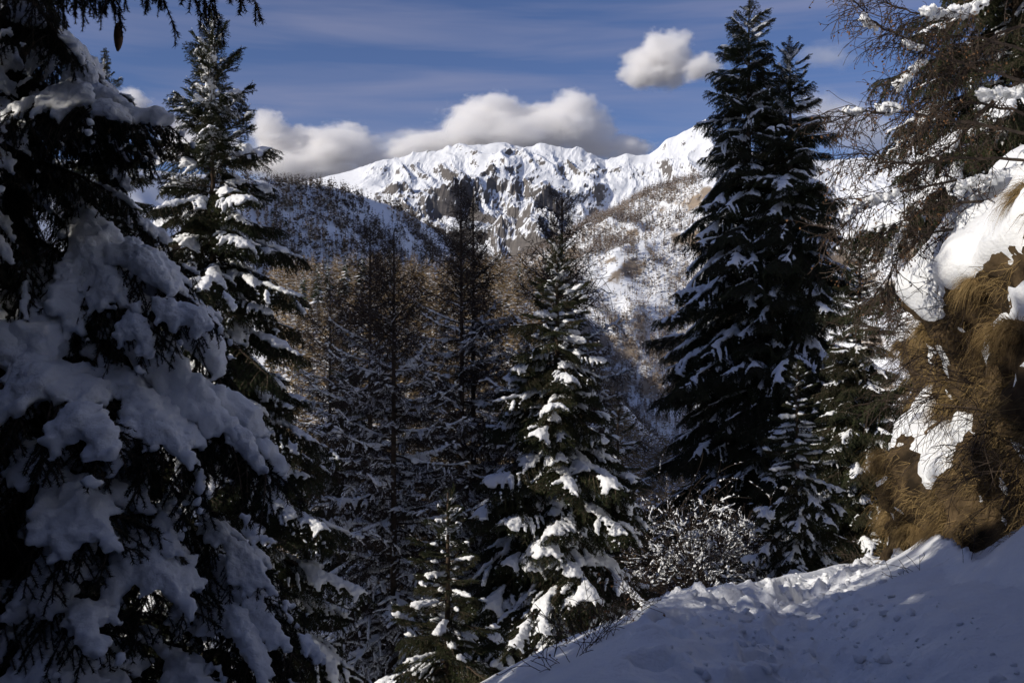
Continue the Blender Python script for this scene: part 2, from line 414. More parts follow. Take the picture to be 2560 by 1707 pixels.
def larch(label, base, H, Rb, seed, per_m=6.5, crown0=.12, group=None, lean=0):
    rng = np.random.RandomState(seed)
    t = empty('larch_tree', base); tag(t, label, 'tree', group); t.rotation_euler = (0, lean, 0)
    n = 12; zz = np.linspace(0, 1, n); wob = np.cumsum(rng.normal(0, .01, (n, 2)), 0)*(H/10)*(1-zz[:, None])
    pts = np.stack([wob[:, 0], wob[:, 1], zz*H], 1)
    obj('trunk', tube('trunk', pts, (H*.0078)*(1-zz)**.9+.012, M['bark']), t)
    N = int(H*(1-crown0)*per_m); az = rng.rand()*6
    for i in range(N):
        f = crown0+(1-crown0)*(i+rng.rand())/N*.985
        L = (Rb*(1-f)**.62+.15)*(.6+.6*rng.rand()); az += 2.4+rng.normal(0, .4)
        pitch = R(38)*sstep(.6, 1, f)-R(10)*(1-f)+rng.normal(0, R(8))
        kind = 'larch_top' if (f > .78 or L < .7) else ('larch' if f > .45 else 'larch_low')
        x = np.interp(f, zz, pts[:, 0]); y = np.interp(f, zz, pts[:, 1])
        put_bough(t, kind, (x, y, f*H), az, pitch, L, rng, snow=rng.rand() < .93, roll=rng.normal(0, .2))
    return t
#@@TERRAIN
# ------------------------------------------------------------------ near ground: snowy path, slope falling away to the valley
EDGE = np.array([(-2.2, -8, .9), (-1.5, 0, .4), (-.9, 2, .2), (-.06, 4.7, 0), (.45, 6.5, -.2), (1.08, 9, -.59), (2.5, 11.5, -1.05), (4.3, 13.5, -1.34), (6.5, 15.2, -1.6), (9.5, 16.6, -2.0), (30, 22, -4)])
FOOT = np.array([(2.3, -8), (2.7, 0), (3.0, 4.5), (3.2, 7), (3.7, 9), (4.2, 10.5), (5.08, 13), (6.9, 14.8), (9.5, 16.0), (30, 21)])
def polydist(X, Y, P):
    """signed distance to a polyline (positive to its right) and the parameter of the nearest point"""
    best = np.full(X.shape, 1e9); sd = np.zeros(X.shape); par = np.zeros(X.shape)
    for i in range(len(P)-1):
        a, b = P[i, :2], P[i+1, :2]; d = b-a; L2 = d@d
        t = np.clip(((X-a[0])*d[0]+(Y-a[1])*d[1])/L2, 0, 1)
        qx, qy = X-(a[0]+d[0]*t), Y-(a[1]+d[1]*t); r = np.hypot(qx, qy)
        s = np.sign(d[1]*qx-d[0]*qy); k = r < best-1e-9
        best = np.where(k, r, best); sd = np.where(k, r*s, sd); par = np.where(k, i+t, par)
    return sd, par
def valley(X, Y):
    z = -14-31*sstep(30, 130, Y)+70*sstep(140, 430, Y)*(1-sstep(5, 60, X*400/np.maximum(Y, 100)))
    z = z-70*sstep(430, 560, Y)-6*sstep(60, 130, Y)*sstep(0, 60, X)
    return z+4*fbm(X*.02, Y*.02, o=4)*sstep(20, 80, Y)
def ground_z(X, Y, detail=True):
    sd, par = polydist(X, Y, EDGE)
    zp = np.interp(par, np.arange(len(EDGE)), EDGE[:, 2])
    k = .8
    fall = -.80*(np.log1p(np.exp(np.clip(-(sd+.05)/k, -30, 30)))*k)
    z = zp+fall+.10
    fd, _ = polydist(X, Y, FOOT)
    z = z+np.maximum(0, fd)*.9*(1-sstep(5.8, 8.4, Y)*.0)
    wid = np.maximum(sd-fd, .6); rel = sd/wid                        # 0 at the outer edge, 1 at the foot of the bank
    z = z+.09*np.exp(-((rel-.16)/.16)**2)*sstep(-.5, .3, sd)
    drift = np.maximum(0, X-2.0-.10*(6-Y))
    z = z+.20*drift*sstep(8.0, 6.3, Y)*(fd < 3)
    # skirt of fallen snow against the bank
    z = z+.38*np.exp(-np.maximum(0, -fd)/.6)*sstep(7.2, 8.6, Y)*sstep(16, 13.4, Y)*(fd < .2)
    if detail:
        tr = np.exp(-((rel-.52)/.24)**2)*sstep(-.1, .5, sd)*sstep(22, 15, Y)*sstep(1, 4, Y)
        n1 = fbm(X*1.5+3, Y*1.2, o=4); n2 = fbm(X*4.5, Y*4.0+9, o=4); n3 = fbm(X*13, Y*12, 4.0, o=3)
        z = z-tr*(.20+.06*n1)+tr*.07*n2+tr*.03*n3+tr*.04*np.sin(rel*19+1.6*n1)+.012*n2*sstep(0, .4, sd)
        # deep boot holes and broken blocks at the outer rim of the track
        for (hx, hy, rx, ry, dp, an) in HOLES:
            c, s_ = math.cos(an), math.sin(an); u = (X-hx)*c+(Y-hy)*s_; v = -(X-hx)*s_+(Y-hy)*c
            q = (np.abs(u/rx)**3+np.abs(v/ry)**3)**(1/3)+.18*n2
            z = z-dp*(1-sstep(.72, 1.08, q))+.25*dp*np.exp(-((q-1.28)/.2)**2)*np.clip(.5+n2, 0, 1)
        # the crumbly lit crest
        cr, _ = polydist(X, Y, np.array([(2.35, 9.6), (2.8, 10.15), (3.35, 10.5), (3.9, 11.4), (4.25, 12.2)]))
        z = z+.13*np.exp(-((cr-.06)/.13)**2)*(1+.35*n2+.4*n3)*sstep(1.6, 2.5, X)*sstep(13.2, 12.2, Y)*sstep(9.2, 9.8, Y)
        open_ = sstep(.0, -.6, sd)
        z = z+.03*fbm(X*.9, Y*.9, o=3)+.02*n1*open_
    # blend into the valley slope
    zv = valley(X, Y); d = z-zv; kk = 3.0
    z = zv+np.log1p(np.exp(np.clip(d/kk, -30, 30)))*kk
    return z
HOLES = [(1.55, 9.1, .13, .20, .32, .3), (1.95, 9.35, .15, .20, .34, .5), (1.65, 9.75, .15, .17, .26, .2), (2.35, 9.9, .16, .20, .24, .8), (1.15, 8.35, .14, .24, .26, .1), (1.75, 8.4, .17, .26, .22, .2),
         (2.0, 10.35, .2, .15, .2, .4), (2.7, 10.9, .28, .13, .2, .3), (3.3, 11.6, .3, .12, .18, .4), (1.2, 7.4, .16, .26, .22, .0), (1.65, 7.0, .15, .25, .18, .1), (.95, 6.5, .16, .24, .17, .0), (1.55, 6.0, .16, .24, .15, .1),
         (2.3, 8.7, .22, .2, .16, .5), (2.55, 7.9, .2, .2, .12, .4), (3.0, 9.9, .2, .16, .15, .6), (.8, 5.6, .15, .24, .14, 0), (1.3, 5.1, .15, .24, .14, 0)]
def axis(parts): return np.unique(np.concatenate([np.linspace(a, b, n) for a, b, n in parts]))
gx = axis([(-70, -12, 40), (-12, -1, 60), (-1, 5.2, 210), (5.2, 14, 40), (14, 60, 24)])
gy = axis([(-40, 0, 30), (0, 3.6, 30), (3.6, 14.6, 320), (14.6, 26, 50), (26, 80, 50)])
GX, GY = np.meshgrid(gx, gy)
GZ = ground_z(GX, GY)
g = obj('ground', mesh_np('ground', np.stack([GX, GY, GZ], -1).reshape(-1, 3), grid_faces(len(gx), len(gy)), [M['snow_ground']], smooth=True)); tag(g, 'trodden snowy footpath and the snow slope below it', kind='structure')
vx = np.linspace(-420, 520, 190); vy = np.linspace(50, 900, 170); VX, VY = np.meshgrid(vx, vy)
VZ = valley(VX, VY)-1.5*sstep(90, 60, VY)
v = obj('valley_floor', mesh_np('valley_floor', np.stack([VX, VY, VZ], -1).reshape(-1, 3), grid_faces(len(vx), len(vy)), [M['far_snow']], smooth=True)); tag(v, kind='structure')

# ------------------------------------------------------------------ far terrain
def skyline(pts):
    p = np.array(pts, float); return lambda px: np.interp(px, p[:, 0], p[:, 1])
# the big snow mountain
mt_y = skyline([(-300, 215), (0, 205), (250, 196), (331, 175), (352, 170), (383, 160), (400, 156), (413, 152), (440, 149), (457, 146), (480, 144), (505, 143), (522, 146), (545, 144), (565, 147), (579, 148), (605, 160), (627, 153), (638, 155), (649, 154), (658, 148), (666, 140), (676, 136), (684, 131), (697, 124), (706, 119), (722, 134), (745, 150), (790, 158), (828, 161), (850, 158), (870, 157), (893, 150), (915, 139), (960, 122), (1060, 95), (1300, 60)])
YR = 5000.
px = np.linspace(190, 1080, 640); vv = np.linspace(-.12, 1.0, 220)
PX, VV = np.meshgrid(px, vv)
zr = CAMZ+(341-mt_y(PX))/FPX*YR
craggy = np.interp(PX, [330, 365, 400, 430, 560, 590, 620, 660, 700, 760, 900, 1000], [.12, .3, .75, 1., 1., .75, .35, .4, .5, .6, .35, .3])
Yd = YR-2500*(1-VV)*np.where(VV > 1, 1, 1)
Xd = (PX-512)/FPX*YR
base_z = -330
prof = .80*VV+.20*VV**3
Zd = base_z+(zr-base_z)*prof
wx, wy = 130*fbm(Xd*.0022, Yd*.0022, 1.7, o=3), 130*fbm(Xd*.0022+31, Yd*.0022, 2.7, o=3)
rg = ridged((Xd+wx)*.0021+2.2, (Yd+wy)*.0015, o=7, gain=.48)
rf = ridged((Xd+wx)*.0075+7, (Yd+wy)*.0045, o=5, gain=.5)
rf2 = ridged((Xd+wx*.5)*.021+1, (Yd+wy*.5)*.013, o=4, gain=.55)
env = np.sin(np.pi*np.clip(VV, 0, 1)**.8)**.8
Zd = Zd+env*craggy*(rg-.85)*170+craggy*(rf-.9)*np.where(VV > .96, .4, 1)*30*sstep(-.1, .3, VV)+(.25+.75*craggy)*(rf2-.8)*17*sstep(-.25, .35, noise(Xd*.0035+5, Yd*.003))*np.where(VV > .97, .5, 1)
Zd = Zd+env*(1-craggy)*fbm(Xd*.0016, Yd*.0014, o=4)*90
# terraces of cliff bands
band = np.sin(Zd*.045+1.5*noise(Xd*.003, Yd*.003))
Zd = Zd+craggy*band*6*sstep(.3, .6, VV)*sstep(.0, .5, noise(Xd*.002+9, Yd*.002)+.35)
Xd = Xd*(Yd/YR*.35+.65)
back = np.stack([Xd[-1]*1.02, Yd[-1]+900, Zd[-1]-500], -1)
Vm = np.concatenate([np.stack([Xd, Yd, Zd], -1).reshape(-1, 3), back])
def nz_of(G, q, sel):
    n = unit(np.cross(np.gradient(G, axis=1), np.gradient(G, axis=0))); return float(np.quantile(np.abs(n[..., 2])[sel], q))
tq = nz_of(np.stack([Xd, Yd, Zd], -1), .22, (craggy > .7) & (VV > .3))
M['mountain'] = mountain_mat('mountain', (.085, .08, .078), (.20, .18, .165), .009, tq-.02, tq+.04)
mo = obj('mountain', mesh_np('mountain', Vm, grid_faces(len(px), len(vv)+1), [M['mountain']], smooth=False)); tag(mo, 'snow covered rocky mountain ridge', kind='structure')

def hillside(name, ridge, ddir, slope, wmax, amp, nu, nw, m, scale, seed, crag=0, wmin=-160, rdg=1.0):
    rp = np.array([at(a, b, y)[:] for a, b, y in ridge]); u = np.linspace(0, 1, nu)
    cl = np.concatenate([[0], np.cumsum(np.linalg.norm(np.diff(rp, axis=0), axis=1))]); cl /= cl[-1]
    rr = np.stack([np.interp(u, cl, rp[:, k]) for k in range(3)], -1)
    w = np.linspace(wmin, wmax, nw)
    X = rr[None, :, 0]+ddir[0]*w[:, None]; Y = rr[None, :, 1]+ddir[1]*w[:, None]
    Z = rr[None, :, 2]-np.where(w > 0, slope*w, -.55*w)[:, None]+0*X
    e = sstep(0, 60, np.abs(w))[:, None]
    Z = Z+amp*e*(rdg*(ridged(X*scale+seed+.4*noise(X*scale, Y*scale), Y*scale, o=6, gain=.45)-.85)+fbm(X*scale*.8+seed, Y*scale*.8, o=5))+amp*.2*fbm(X*scale*5, Y*scale*5, o=4)*(.3+.7*e)
    if crag: Z = Z+crag*e*np.sin(Z*.11+2*noise(X*.01, Y*.01))*sstep(-.1, .3, noise(X*.006+3, Y*.006))
    o = obj(name, mesh_np(name, np.stack([X, Y, Z], -1).reshape(-1, 3), grid_faces(nu, nw), [m], smooth=True)); tag(o, kind='structure')
    return X, Y, Z, w
M['hill'] = mountain_mat('hill', (.10, .085, .07), (.18, .15, .12), .03, .30, .50)
M['ridge'] = mountain_mat('ridge', (.20, .17, .14), (.38, .30, .22), .03, .46, .60)
HL = hillside('forested_hill', [(-200, 150, 750), (100, 165, 880), (200, 174, 950), (261, 180, 1000), (331, 186, 1080), (365, 196, 1130), (400, 208, 1190), (435, 229, 1260), (460, 247, 1310), (490, 270, 1380), (525, 300, 1450), (570, 345, 1530)], (.95, -.31), .86, 420, 16, 240, 110, M['hill'], .008, 3, rdg=.3)
RL = hillside('rocky_ridge', [(500, 275, 1900), (520, 262, 1850), (560, 236, 1780), (585, 224, 1720), (610, 214, 1660), (628, 203, 1610), (644, 193, 1570), (662, 186, 1530), (679, 181, 1500), (720, 174, 1430), (780, 190, 1380), (840, 225, 1350), (880, 236, 1330), (940, 205, 1300), (1100, 190, 1250), (1300, 190, 1200)], (-.84, -.54), .72, 640, 24, 320, 150, M['ridge'], .007, 8, crag=4)

# ------------------------------------------------------------------ far woods
def far_tree(seed, H, Rb, n, up, wid, snow, ns):
    """one small conifer: (verts, tris, material index) - trunk, n limbs, ns snowy limbs on top of them"""
    rng = np.random.RandomState(seed); V, F, I = [], [], []
    def tri(a, b, c, m): F.append((len(V), len(V)+1, len(V)+2)); V.extend([a, b, c]); I.append(m)
    for k in range(3):
        a, b = k*2.09, k*2.09+2.09; r = H*.012
        tri((r*math.cos(a), r*math.sin(a), 0), (r*math.cos(b), r*math.sin(b), 0), (0, 0, H), 0)
    for i in range(n+ns):
        sn = i >= n
        f = .08+.9*rng.rand()**.9; L = (Rb*(1-f)**.85+.02*H)*(.65+.6*rng.rand()); a = rng.rand()*6.283
        z = f*H; c, s = math.cos(a), math.sin(a); w = wid*L*(.7+.6*rng.rand())
        tip = (c*L, s*L, z+up*L+rng.normal(0, .08)*L)
        q = .06 if sn else 0
        tw = rng.uniform(-1.2, 1.2) if not sn else rng.normal(0, .3); ch, sh = math.cos(tw)*w, math.sin(tw)*w
        m0 = (-s*ch+c*L*.35, c*ch+s*L*.35, z+up*L*.35+q*L+sh); m1 = (s*ch+c*L*.35, -c*ch+s*L*.35, z+up*L*.35+q*L-sh)
        root = (0, 0, z+.05*L+q*L)
        k = 1 if sn else 0
        tri(root, m0, tip, k); tri(root, tip, m1, k)
    return np.array(V), np.array(F), np.array(I)
def wood(name, label, P, hs, variants, mats, seed, group=None):
    rng = np.random.RandomState(seed); VV_, FF, II, off = [], [], [], 0
    which = rng.randint(len(variants), size=len(P))
    for k, (v, f, i) in enumerate(variants):
        sel = np.where(which == k)[0]
        if not len(sel): continue
        a = rng.rand(len(sel))*6.283; c, s = np.cos(a)[:, None], np.sin(a)[:, None]; h = hs[sel][:, None]
        x = (v[None, :, 0]*c-v[None, :, 1]*s)*h; y = (v[None, :, 0]*s+v[None, :, 1]*c)*h; z = v[None, :, 2]*h+0*c
        VV_.append((np.stack([x, y, z], -1)+P[sel][:, None, :]).reshape(-1, 3))
        FF.append((f[None]+np.arange(len(sel))[:, None, None]*len(v)).reshape(-1, 3)+off); II.append(np.tile(i, len(sel)))
        off += len(sel)*len(v)
    o = obj(name, mesh_np(name, np.concatenate(VV_), np.concatenate(FF), mats, np.concatenate(II)))
    return tag(o, label, 'forest', None, 'stuff')
rngF = np.random.RandomState(77)
def sample_hill(H, n, wr, rng, dens=None):
    X, Y, Z, w = H; nw, nu = X.shape
    iw = rng.uniform(np.searchsorted(w, wr[0]), np.searchsorted(w, wr[1])-1.01, n); iu = rng.uniform(0, nu-1.01, n)
    a, b = iw.astype(int), iu.astype(int); fa, fb = iw-a, iu-b
    L = lambda G: (G[a, b]*(1-fa)+G[a+1, b]*fa)*(1-fb)+(G[a, b+1]*(1-fa)+G[a+1, b+1]*fa)*fb
    P = np.stack([L(X), L(Y), L(Z)], -1)
    q = 512+P[:, 0]/P[:, 1]*FPX; P = P[(q > 225) & (q < 1000)]
    if dens is not None: P = P[rng.rand(len(P)) < dens(P)]
    return P
hv = [far_tree(300+i, 1, .20, 15, .30, .42, True, 3) for i in range(6)]
hvr = [far_tree(310+i, 1, .19, 8, .30, .46, True, 4) for i in range(6)]
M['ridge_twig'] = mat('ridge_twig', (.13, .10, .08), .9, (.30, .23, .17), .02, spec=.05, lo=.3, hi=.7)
hvs = [far_tree(320+i, 1, .22, 22, -.25, .5, True, 9) for i in range(4)]
P = sample_hill(HL, 27000, (-30, 400), rngF, lambda p: np.clip(.8+1.2*fbm(p[:, 0]*.012, p[:, 1]*.012, o=3), .12, 1))
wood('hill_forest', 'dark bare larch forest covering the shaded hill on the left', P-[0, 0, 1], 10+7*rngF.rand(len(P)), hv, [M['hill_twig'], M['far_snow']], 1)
P = sample_hill(HL, 700, (20, 400), rngF, lambda p: np.clip(noise(p[:, 0]*.02+5, p[:, 1]*.02)*2, 0, 1))
wood('hill_forest', 'snow dusted dark spruces scattered through the forest of the shaded hill', P-[0, 0, 1], 9+7*rngF.rand(len(P)), hvs, [M['far_spruce'], M['far_snow']], 2)
P = sample_hill(RL, 80000, (-20, 620), rngF, lambda p: ((p[:, 0]/p[:, 1]*FPX < 190) | (p[:, 0]/p[:, 1]*FPX > 305))*np.clip((p[:, 0]/p[:, 1]*FPX < 200)*.62+.06+.9*fbm(p[:, 0]*.009+2, p[:, 1]*.009, o=3), .03, 1))
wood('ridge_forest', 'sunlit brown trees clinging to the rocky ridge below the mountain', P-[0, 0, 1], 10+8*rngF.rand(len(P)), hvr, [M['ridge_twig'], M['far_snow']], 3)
# dark specks of trees on the lower mountain
pi_ = rngF.randint(18, 110, 5000); pj = rngF.randint(120, 370, 5000)
ok = fbm(Xd[pi_, pj]*.004, Yd[pi_, pj]*.002, o=3)+.35-VV[pi_, pj]*1.0 > .12
Pm = np.stack([Xd[pi_, pj], Yd[pi_, pj], Zd[pi_, pj]], -1)[ok]; Pm[:, :2] += rngF.normal(0, 5, (len(Pm), 2))
wood('mountain_forest', 'sparse dark trees on the lower slopes of the snow mountain', Pm-[0, 0, 3], 14+12*rngF.rand(len(Pm)), hv[:3], [M['far_spruce'], M['far_snow']], 4)

# the sunlit wood in the valley: three hundred trees of their own, the rest as one mass
gl = [far_tree(340+i, 1, .22, 150, .12, .075, True, 70) for i in range(5)]
gls = [far_tree(380+i, 1, .22, 42, .12, .16, True, 22) for i in range(5)]
gs = [far_tree(360+i, 1, .20, 120, -.22, .20, True, 60) for i in range(4)]
n = 5000; X = rngF.uniform(-150, 80, n); Y = rngF.uniform(120, 430, n)
pxs = 512+X/Y*FPX; k = (pxs > 270) & (pxs < 690); X, Y = X[k], Y[k]
P = np.stack([X, Y, valley(X, Y)-.3], -1); hs = 10+6*rngF.rand(len(P))
score = hs/Y; order = np.argsort(-score); P, hs = P[order], hs[order]
mesh_l = [mesh_np('valley_larch', v*1.0, f, [M['larch_gold'], M['far_snow']], i) for v, f, i in gl]
mesh_s = [mesh_np('valley_spruce', v*1.0, f, [M['far_spruce'], M['far_snow']], i) for v, f, i in gs]
nl = ns_ = 0; rest = []
for i in range(len(P)):
    if i < 330:
        sp = rngF.rand() < .16
        if sp: o = obj('valley_spruce', mesh_s[i % 4], None, P[i], (0, 0, rngF.rand()*6), (hs[i]*.9,)*3); tag(o, 'dark green snow dusted spruce in the sunlit wood across the valley', 'tree', 'spruces of the sunlit valley wood')
        else: o = obj('valley_larch', mesh_l[i % 5], None, P[i], (0, 0, rngF.rand()*6), (hs[i],)*3); tag(o, 'golden brown bare larch in the sunlit wood across the valley', 'tree', 'larches of the sunlit valley wood')
    else: rest.append(i)
wood('valley_forest', 'sunlit golden brown larch wood filling the valley behind the dark trees', P[rest], hs[rest], gls, [M['larch_gold'], M['far_snow']], 5)
# a few spruces standing above the edge of the valley wood
for i, (a, b, y, h) in enumerate([(303, 268, 300, 13), (318, 262, 320, 14), (328, 258, 330, 14), (346, 252, 340, 15), (362, 247, 360, 14), (520, 262, 380, 15)]):
    p = at(a, b, y); o = obj('valley_spruce', mesh_s[i % 4], None, (p.x, p.y, p.z-h), (0, 0, i), (h, h, h))
    tag(o, ['snowy spruce at the left end of the sunlit valley wood', 'second snowy spruce from the left end of the valley wood', 'third snowy spruce from the left end of the valley wood', 'fourth snowy spruce from the left end of the valley wood', 'fifth snowy spruce from the left end of the valley wood', 'lone dark spruce at the top of the valley wood behind larches'][i], 'tree', 'spruces along the edge of the valley wood')
#@@BANK
# ------------------------------------------------------------------ the bank on the right: steep earth, snow on its ledges, hanging grass
fl = FOOT[2:9]; cl = np.concatenate([[0], np.cumsum(np.linalg.norm(np.diff(fl, axis=0), axis=1))])
ns, nv = 300, 185
su = np.linspace(0, cl[-1], ns); fx, fy = np.interp(su, cl, fl[:, 0]), np.interp(su, cl, fl[:, 1])
for _ in range(30): fx[1:-1] = (fx[:-2]+fx[2:]+fx[1:-1]*2)/4; fy[1:-1] = (fy[:-2]+fy[2:]+fy[1:-1]*2)/4
dx, dy = np.gradient(fx), np.gradient(fy); q = np.hypot(dx, dy); nxr, nyr = dy/q, -dx/q       # away from the path
vh = np.linspace(-.5, 8.5, nv)
off = np.where(vh < 3.3, .12*vh, .396+(vh-3.3)*1.0)
fz = ground_z(fx, fy, False)
S, Vh = np.meshgrid(su, vh)
def bank_at(disp):
    o = off[:, None]-disp
    return np.stack([fx[None]+nxr[None]*o, fy[None]+nyr[None]*o, fz[None]*0+np.interp(su, [0, cl[-1]], [-.35, -1.6])[None]+Vh], -1)
lump = .42*noise(S*.75+4, Vh*.8, 1.3)+.26*noise(S*1.7, Vh*1.6+8, 2.1)
fine = .15*fbm(S*4.5, Vh*4, o=5, gain=.6)
# a hollow under the turf near the camera, a nose at the corner
hollow = np.exp(-((S-3.6)/1.5)**2-((Vh-.9)/.9)**2)
lump = lump-.75*hollow+.13*np.sin(Vh*4.1+2.2*noise(S*.6, Vh*.4, 5.5)+S*.5)
Bc = bank_at(lump); 
def normals(G):
    n = np.cross(np.gradient(G, axis=1), np.gradient(G, axis=0)); n = unit(n)
    out = np.stack([-nxr, -nyr, 0*nxr+.2], -1)[None]; s = np.sign((n*out).sum(-1, keepdims=True)); return n*np.where(s == 0, 1, s)
Nc = normals(Bc)
msk = Nc[..., 2]*1.25+.6*fbm(S*1.1+2, Vh*1.2, o=6, gain=.6)+.03-1.1*np.exp(-((S-6.1-.3*Vh)/.38)**2)*sstep(2.7, 2.2, Vh)+.55*sstep(3.2, 4.2, Vh)-1.6*np.exp(-((S-3.4)/1.5)**2-((Vh-.6)/1.2)**2)
msk = msk+.9*np.exp(-((S-4.6)/1.3)**2-((Vh-2.35)/.55)**2)+.8*np.exp(-((S-8.3)/.7)**2-((Vh-.9-.25*(S-8.3))/.7)**2)
for a_, b_, w_, h_, k_ in ((7.1, 2.0, .5, .35, .7), (5.7, 2.9, .7, .3, .7), (8.1, 3.0, .6, .3, .8), (8.9, .5, .5, .5, .7), (6.6, 3.3, .8, .25, .6), (4.0, 3.0, .9, .35, .7)):
    msk = msk+k_*np.exp(-((S-a_)/w_)**2-((Vh-b_-.2*(S-a_))/h_)**2)
B = bank_at(lump+fine*.7*sstep(.25, -.1, msk))
bk = obj('bank', mesh_np('bank', B.reshape(-1, 3), grid_faces(ns, nv), [M['soil']], smooth=True)); tag(bk, kind='structure')
th = .15*sstep(-.05, .55, msk)-.065
th = th+.10*fbm(S*2.2, Vh*2.6, 7.7, o=5, gain=.55)*sstep(0, .2, msk)
Sn = Bc+Nc*(th*.75)[..., None]; Sn[..., 2] += np.maximum(0, th)*.7
sb = obj('bank_snow', mesh_np('bank_snow', Sn.reshape(-1, 3), grid_faces(ns, nv), [M['snow']], smooth=True)); tag(sb, 'snow lying on the ledges of the bank', kind='structure')

def tussock(seed, n=900, L=.4, spread=.2):
    """a dome of long dry grass, its blades combed over the edge and hanging down (+x is away from the bank)"""
    rng = np.random.RandomState(seed)
    cv, cf = ico(2); cv = cv*(1+.18*fbm(cv[:, 0]*2+seed, cv[:, 1]*2, cv[:, 2]*2, o=3))[:, None]*np.array([spread*.75, spread, spread*.8])
    a = rng.normal(0, 1.0, n); e = np.arcsin(rng.uniform(-.1, .98, n))
    d = np.stack([np.cos(a)*np.cos(e), np.sin(a)*np.cos(e), np.sin(e)], -1)
    root = d*np.array([spread*.75, spread, spread*.8])*.92
    cur = unit(d*.7+np.array([.35, 0, .1])+rng.normal(0, .28, (n, 3)))
    ln = L*(.35+.8*rng.rand(n)); K = 5; pts = [root]
    for k in range(1, K):
        cur = unit(cur+np.array([0, 0, -1])*(.45+.35*rng.rand(n))[:, None]); pts.append(pts[-1]+cur*(ln/(K-1))[:, None])
    sd = unit(np.cross(d, rng.normal(size=(n, 3))))*(.0016+.0016*rng.rand(n))[:, None]
    V = []
    for k in range(K):
        f = 1-.75*k/(K-1); V += [pts[k]-sd*f, pts[k]+sd*f]
    V = np.stack(V, 1).reshape(-1, 3); b = np.arange(n)[:, None]*2*K
    F = np.concatenate([b+np.array([[2*k, 2*k+1, 2*k+3, 2*k+2]]) for k in range(K-1)])
    m = M['straw'] if seed % 3 else M['straw_mid']
    return mesh_np('grass_tussock', np.concatenate([V, cv]), [F, cf+len(V)], [m, M['straw_dark']], np.concatenate([np.zeros(len(F)), np.ones(len(cf))]))
M['straw_mid'] = mat('straw_mid', (.13, .085, .036), .85, (.27, .185, .085), 4, spec=.1, obj_var=.25)
TU = [tussock(400+i, n=850, L=.34+.08*(i % 3), spread=.17+.05*(i % 2)) for i in range(6)]
cand = np.argwhere((msk < .25+.3*noise(S*1.3, Vh*1.3, 9.1)) & (Vh > .3) & (Vh < 5.5) & ((S > 5.3) | (Vh > 2.0))); rngB = np.random.RandomState(12)
rngB.shuffle(cand)
Bp = B.reshape(nv, ns, 3); used = []
def proj(p): return 512+p[0]/p[1]*FPX, 341-(p[2]-CAMZ)/p[1]*FPX
for (i, j) in cand:
    p = Bp[i, j]; a, b = proj(p)
    if not (840 < a < 1060 and 150 < b < 650): continue
    if any(np.linalg.norm(p-u) < .72 for u in used): continue
    used.append(p)
    az = math.atan2(-nyr[j], -nxr[j])+rngB.normal(0, .3); k = .5+.5*rngB.rand()
    o = obj('grass_tussock', TU[rngB.randint(6)], None, p-np.array([nxr[j], nyr[j], 0])*-.02, (0, 0, az), (k, k, k))
    tag(o, 'clump of long dry brown grass hanging from the steep bank', 'grass', 'grass tussocks on the bank')
    if len(used) > 40: break
# thin dry grass between the clumps
cand = np.argwhere(msk < -.05); pick = cand[rngB.randint(len(cand), size=18000)]
p0 = Bp[pick[:, 0], pick[:, 1]]; outw = np.stack([-nxr[pick[:, 1]], -nyr[pick[:, 1]], 0*pick[:, 1]], -1)
d = unit(outw*.5+rngB.normal(0, .35, (len(p0), 3))+[0, 0, -.2]); ln = (.10+.22*rngB.rand(len(p0)))[:, None]
p1 = p0+d*ln*.5; p2 = p1+unit(d+[0, 0, -1.0])*ln*.6; sd = unit(np.cross(d, rngB.normal(size=(len(p0), 3))))*.0028
V = np.stack([p0-sd, p0+sd, p1+sd*.7, p1-sd*.7, p2], 1).reshape(-1, 3); b = np.arange(len(p0))[:, None]*5
gr = obj('dry_grass', mesh_np('dry_grass', V, [b+[[0, 1, 2, 3]], b+[[3, 2, 4]]], [M['straw']])); tag(gr, 'short dry grass clinging to the bare earth of the bank', 'grass', None, 'stuff')

# ------------------------------------------------------------------ bare shrubs and the leaf-tipped branches
def twigs(s, rng, p, d, L, r, depth, hang=.15, spread=.6, nchild=4, tips=None, zig=.12):
    n = 5; pts = [p]; cur = unit(d)
    for k in range(n):
        cur = unit(cur+rng.normal(0, zig, 3)+np.array([0, 0, -hang*.25])); pts.append(pts[-1]+cur*L/n)
    s.line(pts, r, r*.55)
    if depth == 0:
        if tips is not None: tips.append((pts[-1], cur)); tips.append((pts[3], cur))
        return
    for c in range(nchild):
        f = .2+.8*(c+rng.rand())/nchild; k = min(int(f*n), n-1); q = pts[k]
        dd = unit(pts[k+1]-pts[k]); side = unit(np.cross(dd, rng.normal(size=3)))
        twigs(s, rng, q, unit(dd*.85+side*spread), L*(.38+.3*rng.rand()), r*.55, depth-1, hang, spread, nchild, tips, zig)
def leaf_arrays(tips, rng, size, prob):
    V, F = [], []
    for p, d in tips:
        if rng.rand() > prob: continue
        a = unit(d*.6+rng.normal(0, .6, 3)+np.array([0, 0, -.4])); b = unit(np.cross(a, rng.normal(size=3))); l = size*(.6+.7*rng.rand())
        c = np.cross(a, b)
        k = len(V); V += [p, p+a*l*.5+b*l*.38+c*l*.1, p+a*l, p+a*l*.5-b*l*.38+c*l*.12]; F.append((k, k+1, k+2, k+3))
    return np.array(V), np.array(F)
